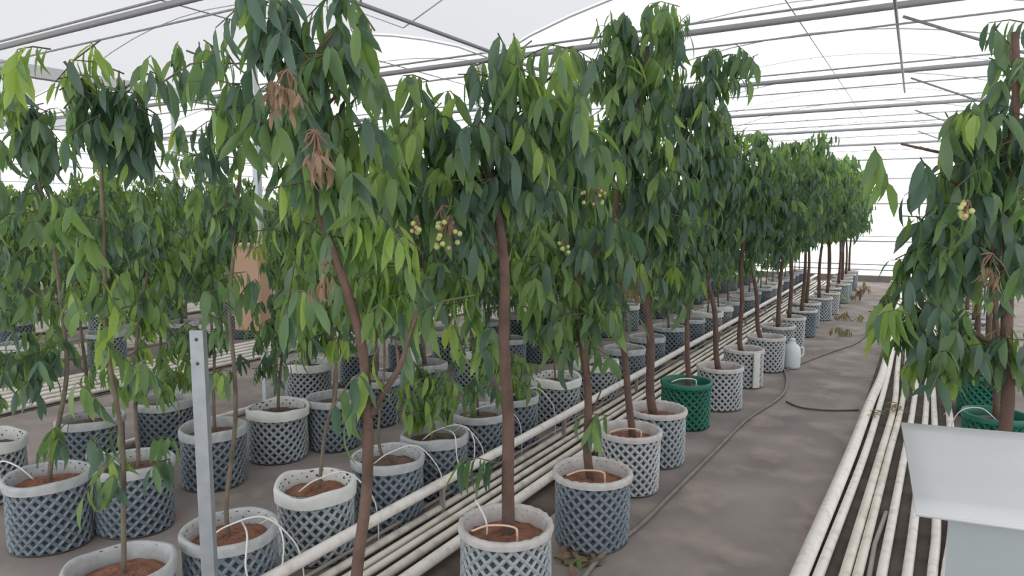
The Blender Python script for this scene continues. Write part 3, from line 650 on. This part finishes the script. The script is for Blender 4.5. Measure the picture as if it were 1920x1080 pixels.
for k, (x, y) in enumerate([(948, 985), (1111, 885), (1181, 808), (1287, 715)]):
    bs = onz(x, y, .38); cx, cy = bs[0], bs[1]
    d1 = RT * .17; n = -HF * .10
    p = lambda s, f, z: tuple(np.array([cx, cy, 0]) + RT * s + -HF * f + np.array([0, 0, z]))
    drip([p(-.15, .10, .40), p(-.08, .10, .425), p(.0, .11, .43), p(.045, .115, .42), p(.052, .12, .40), p(.052, .12, .345)],
         ['peach drip hoop over red soil in the nearest full walkway pot', 'peach drip hoop over red soil in the second full walkway pot', 'small drip hoop over red soil in the third full walkway pot', 'pale drip tube along the rim of the green pot'][k], DRIPP if k < 3 else DRIPW, .005)
bs = onz(948, 985, .38)
drip([tuple(bs + RT * -.14 - HF * -.05 + np.array([0, 0, .1])), tuple(bs + RT * -.10 + np.array([0, 0, .05])), tuple(bs + RT * -.085 - HF * .02 + np.array([0, 0, .01])), tuple(bs + RT * -.085 - HF * .02 + np.array([0, 0, -.035]))], 'bent pale yellow tube end stuck in the nearest walkway pot', DRIPW, .005)
for k, (x, y) in enumerate([(90, 890), (250, 865)]):
    bs = onz(x, y, .38); cx, cy = bs[0], bs[1]
    drip([(cx - .05, cy - .05, .36), (cx - .1, cy - .1, .44), (cx - .22, cy - .13, .45), (cx - .30, cy - .1, .3), (cx - .31, cy - .05, .01)], ['drip tube over the left rim of the wide pot at the picture edge', 'drip tube behind the second pot of the third row'][k])
for k, (x, y) in enumerate([(1835, 700), (1852, 775)]):
    bs = onz(x, y, .38); cx, cy = bs[0] + .05, bs[1]
    drip([(cx, cy - .1, .36), (cx - .1, cy - .12, .44), (cx - .22, cy - .12, .40), (cx - .27, cy - .1, .25), (cx - .245, cy - .12, .08), (cx - .3, cy - .2, .008)], ['white drip loop on the side of the farther green pot', 'white drip loop on the nearer green pot by the cabinet'][k])

# ------------------------------------------------------------------ steel post, hoses, cabinet and small things
pb = np.array([-2.03, 1.39, 0]); top = 1.42; ang = YAW
t = thing('steel_post', 'short grey galvanised steel post with bolt holes in front of the second row', 'post', pb, ang)
def lprof(z0, z1, w=.044, th=.004):
    P = [(-w / 2, 0), (w / 2, 0), (w / 2, .030), (w / 2 - th, .030), (w / 2 - th, th), (-w / 2 + th, th), (-w / 2 + th, .030), (-w / 2, .030)]
    V = [(x, y, z) for z in (z0, z1) for x, y in P]; n = len(P)
    return V, [(k, (k + 1) % n, n + (k + 1) % n, n + k) for k in range(n)] + [tuple(range(n))[::-1], tuple(range(n, 2 * n))]
ob('channel', mk('channel', *lprof(.004, top), STEEL, smooth=False), t)
ob('foot_plate', mk('foot_plate', *box(-.06, .06, -.05, .07, 0, .006), STEEL, smooth=False), t)
for zz in (top - .03, top - .11): ob('bolt_hole', mk('bolt_hole', *tube([(0, .001, zz), (0, -.0015, zz)], .006, 10), HOSED), t)
hp = [(1060, 1130), (1100, 1080), (1140, 1035), (1200, 990), (1255, 935), (1300, 890), (1345, 845), (1400, 790), (1450, 757), (1470, 738), (1475, 715), (1470, 695)]
P = smooth_line([onz(x, y, 0) for x, y in hp], 5); P[:, 2] = .017
ob('garden_hose', mk('garden_hose', *tube(P, .0135, 8), HOSEM), None, label='grey-brown hose snaking along the walkway past the pots', category='hose')
P = smooth_line([onz(x, y, 0) for x, y in [(1472, 697), (1500, 684), (1560, 661), (1605, 645), (1632, 622), (1645, 605)]], 5); P[:, 2] = .014
ob('garden_hose', mk('garden_hose', *tube(P, .010, 8), HOSEM), None, label='thin hose crossing the far walkway towards the right pipes', category='hose')
P = smooth_line([onz(x, y, 0) for x, y in [(1474, 755), (1500, 766), (1540, 771), (1580, 772), (1610, 771)]], 5); P[:, 2] = .012
ob('cable', mk('cable', *tube(P, .008, 8), HOSED), None, label='dark cable across the middle of the walkway to the thick pipe', category='cable')

# grey cabinet with an overhanging sheet lid
ZL = 1.15
fl, bl = onz(1718, 958, ZL), onz(1690, 790, ZL)
ex = np.array([math.cos(.09), math.sin(.09) * .9, .03]); ex = ex / np.linalg.norm(ex)
fl2 = fl; bl2 = bl
WID = .95
fr_, br_ = fl2 + ex * WID, bl2 + ex * WID
cb = (fl2 + br_) / 2; base = np.array([cb[0], cb[1], 0])
t = thing('metal_cabinet', 'pale grey metal cabinet with an overhanging sheet lid at the lower right', 'cabinet', base)
tp = [q - base for q in (fl2, fr_, br_, bl2)]
nx, ny = 10, 8; V, Fc = [], []
for lay in (0, 1):
    for j in range(ny + 1):
        for i in range(nx + 1):
            u, v = i / nx, j / ny; q = (tp[0] * (1 - u) + tp[1] * u) * (1 - v) + (tp[3] * (1 - u) + tp[2] * u) * v
            V.append(q + np.array([0, 0, .006 * math.sin(3 * u + 4 * v) * math.sin(2.5 * v + u) - (.012 if lay else 0)]))
n1 = (nx + 1) * (ny + 1); ix = lambda i, j, l: l * n1 + j * (nx + 1) + i
for j in range(ny):
    for i in range(nx):
        Fc += [(ix(i, j, 0), ix(i + 1, j, 0), ix(i + 1, j + 1, 0), ix(i, j + 1, 0)), (ix(i, j, 1), ix(i, j + 1, 1), ix(i + 1, j + 1, 1), ix(i + 1, j, 1))]
for i in range(nx): Fc += [(ix(i, 0, 0), ix(i, 0, 1), ix(i + 1, 0, 1), ix(i + 1, 0, 0)), (ix(i, ny, 0), ix(i + 1, ny, 0), ix(i + 1, ny, 1), ix(i, ny, 1))]
for j in range(ny): Fc += [(ix(0, j, 0), ix(0, j + 1, 0), ix(0, j + 1, 1), ix(0, j, 1)), (ix(nx, j, 0), ix(nx, j, 1), ix(nx, j + 1, 1), ix(nx, j + 1, 0))]
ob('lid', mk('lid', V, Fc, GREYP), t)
lip = [tp[0], tp[1]]; V, Fc = tube([lip[0] + np.array([0, 0, -.006]), lip[1] + np.array([0, 0, -.006])], .004, 8); ob('lid_lip', mk('lid_lip', V, Fc, GREYP), t)
ey = unit((bl2 - fl2) * np.array([1, 1, 0])); exh = unit(ex * np.array([1, 1, 0]))
eyb, exb = np.array([math.sin(.085), math.cos(.085), 0]), np.array([math.cos(.085), -math.sin(.085), 0])
def cpt(a, b, z):
    q = fl2 + exb * a + eyb * b - base
    if z > 1: z = fl2[2] - .020 + a * ex[2]          # the top edge follows the tilted lid
    return (q[0], q[1], z)
def cbox(a0, a1, b0, b1, z0, z1):
    V = [cpt(a, b, z) for a in (a0, a1) for b in (b0, b1) for z in (z0, z1)]
    return V, [(0, 1, 3, 2), (4, 6, 7, 5), (0, 4, 5, 1), (2, 3, 7, 6), (0, 2, 6, 4), (1, 5, 7, 3)]
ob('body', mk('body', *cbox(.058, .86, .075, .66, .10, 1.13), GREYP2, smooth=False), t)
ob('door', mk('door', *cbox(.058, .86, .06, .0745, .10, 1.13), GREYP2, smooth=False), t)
for a in (.09, .78):
    for bb in (.09, .58): ob('foot', mk('foot', *cbox(a, a + .05, bb, bb + .05, 0, .10), STEEL, smooth=False), t)
dh = ob('latch', mk('latch', *cbox(.76, .79, .04, .0595, .55, .67), STEEL, smooth=False), t)

# tall peach box fixed to the pale column
cxy = (-4.70, 3.84); d = hdepth((*cxy, 0)); k = d / F
t = thing('column_box', 'tall peach-tan box fixed to the pale column, half hidden by leaves', 'box', (cxy[0] + .02, cxy[1] - .10, .86), .25)
ob('box_body', mk('box_body', *box(-.125, .125, -.085, .07, 0, .68), CARTON, smooth=False), t)
ob('box_door', mk('box_door', *box(-.118, .118, -.093, -.0855, .012, .60), CARTON, smooth=False), t)
ob('box_hood', mk('box_hood', *box(-.145, .145, -.115, .07, .681, .70), CARTON, smooth=False), t)
# white jug by a walkway pot
jb = onz(1484, 690, 0); t = thing('white_jug', 'white plastic jug standing beside a far walkway pot', 'jug', jb, .4)
V, Fc = [], []; prof = [(.0, .004), (.085, .004), (.095, .03), (.095, .20), (.08, .26), (.035, .30), (.03, .33), (0, .33)]
for r, z in prof:
    for q in range(16): V.append((r * math.cos(q * math.pi / 8), r * math.sin(q * math.pi / 8), z))
Fc = [(i * 16 + q, i * 16 + (q + 1) % 16, (i + 1) * 16 + (q + 1) % 16, (i + 1) * 16 + q) for i in range(len(prof) - 1) for q in range(16)]
ob('jug_body', mk('jug_body', V, Fc, JUG), t); ob('cap', mk('cap', *tube([(0, 0, .325), (0, 0, .35)], .032, 14), JUG), t)
ob('handle', mk('handle', *tube(smooth_line([(.085, 0, .24), (.12, 0, .25), (.125, 0, .17), (.09, 0, .13)], 5), .010, 7), JUG), t)
# white bag leaning on the green pot
gb = onz(1850, 735, .1); g0 = onz(1852, 775, .38)
V, Fc = [], []; n, m_ = 14, 9
for j in range(m_):
    v = j / (m_ - 1); r = .085 * math.sin(math.pi * (.12 + .80 * v)) + .012
    for q in range(n):
        a = 2 * math.pi * q / n; V.append((r * 1.1 * math.cos(a) + .008 * math.sin(5 * a + 3 * v), r * .9 * math.sin(a), .005 + .22 * v + .01 * math.sin(3 * a) * v))
Fc = [(j * n + q, j * n + (q + 1) % n, (j + 1) * n + (q + 1) % n, (j + 1) * n + q) for j in range(m_ - 1) for q in range(n)] + [tuple(range(n))[::-1], tuple((m_ - 1) * n + q for q in range(n))]
o = ob('plastic_bag', mk('plastic_bag', V, Fc, CLOTH), None, (g0[0] + .02, g0[1] + .72, .372 - .0), label='white plastic bag lying on a green pot in the right row', category='bag')
o.location = (onz(1835, 700, .38)[0] + .10, onz(1835, 700, .38)[1] - .12, .355)
for (px_, py_, sc_, lab) in [(772, 678, .85, 'small white bag on a pot beyond the forked trunk'), (1036, 640, .8, 'small bluish-white bag on a pot behind the straight trunk')]:
    q = onz(px_, py_ + 12, .36); b2 = ob('plastic_bag', o.data, None, q, (0, 0, px_), label=lab, category='bag'); b2.scale = (sc_, sc_, sc_)
# low cream pallet at the far end
pb = onz(1708, 548, 0); t = thing('slatted_pallet', 'low cream slatted pallet at the far end of the right pipes', 'pallet', pb)
for q in range(6): ob('slat', mk('slat', *box(-.42 + q * .15, -.33 + q * .15, -.3, .3, .20, .225), PIPE, smooth=False), t)
for yy in (-.28, 0, .26): ob('bearer', mk('bearer', *box(-.44, .44, yy, yy + .03, 0.005, .20), PIPE, smooth=False), t)

# fallen leaves and dry clumps
GL = 'fallen leaves on the right pipes'
random.seed(12)
def fallen(x, y, z, sp, n, lab, group):
    for i in range(n):
        p = onz(x + random.uniform(-sp, sp), y + random.uniform(-sp, sp) * .5, z)
        o = ob('fallen_leaf', LEAF_ME[random.randint(0, 3)][random.choice([4, 4, 4, 2])], None, p, (random.uniform(-.3, .3), random.uniform(-.2, .25), random.uniform(0, 6.28)), label=lab, category='leaf', group=group)
        s = random.uniform(.09, .15); o.scale = (s, s, s)
fallen(1662, 768, .085, 26, 12, 'withered leaf in the clump across the right pipes', 'withered leaves across the right pipes')
fallen(1690, 640, .08, 12, 7, 'withered leaf on the far stretch of the right pipes', 'withered leaves on the far right pipes')
fallen(1085, 1045, .02, 34, 24, 'dry leaf on the floor between the two nearest walkway pots', 'dry leaves by the nearest walkway pots')
def weed(x, y, n, h, lab):
    bs = onz(x, y, 0); t = thing('dry_weed', lab, 'weed', bs, 0, 'dry weeds at the far walkway')
    M, ln, kd, co, tw = sprays([((0, 0, h * .6), (.22, .2, h * .5), n, 'dry')], .12); ok = M[:, 2, 3] > .06
    ob('foliage', foliage_mesh('foliage', M[ok], ln[ok], kd[ok], co[ok]), t, kind='stuff')
    st = [(np.array([0, 0, .0]), np.array(e[1]) * np.array([.5, .5, .6]), np.array(e[1])) for e in tw]; ob('twigs', twig_mesh(st, DRYTWIG), t, kind='stuff')
for x, y, n, h, lab in [(1560, 575, 60, .4, 'dry weed clump nearest the far walkway pots'), (1598, 602, 40, .22, 'low dry weed clump in the middle of the far walkway'), (1576, 630, 34, .18, 'low dry weed clump nearest the camera on the walkway'), (1612, 565, 60, .4, 'dry weed clump near the end wall on the walkway')]: weed(x, y, n, h, lab)
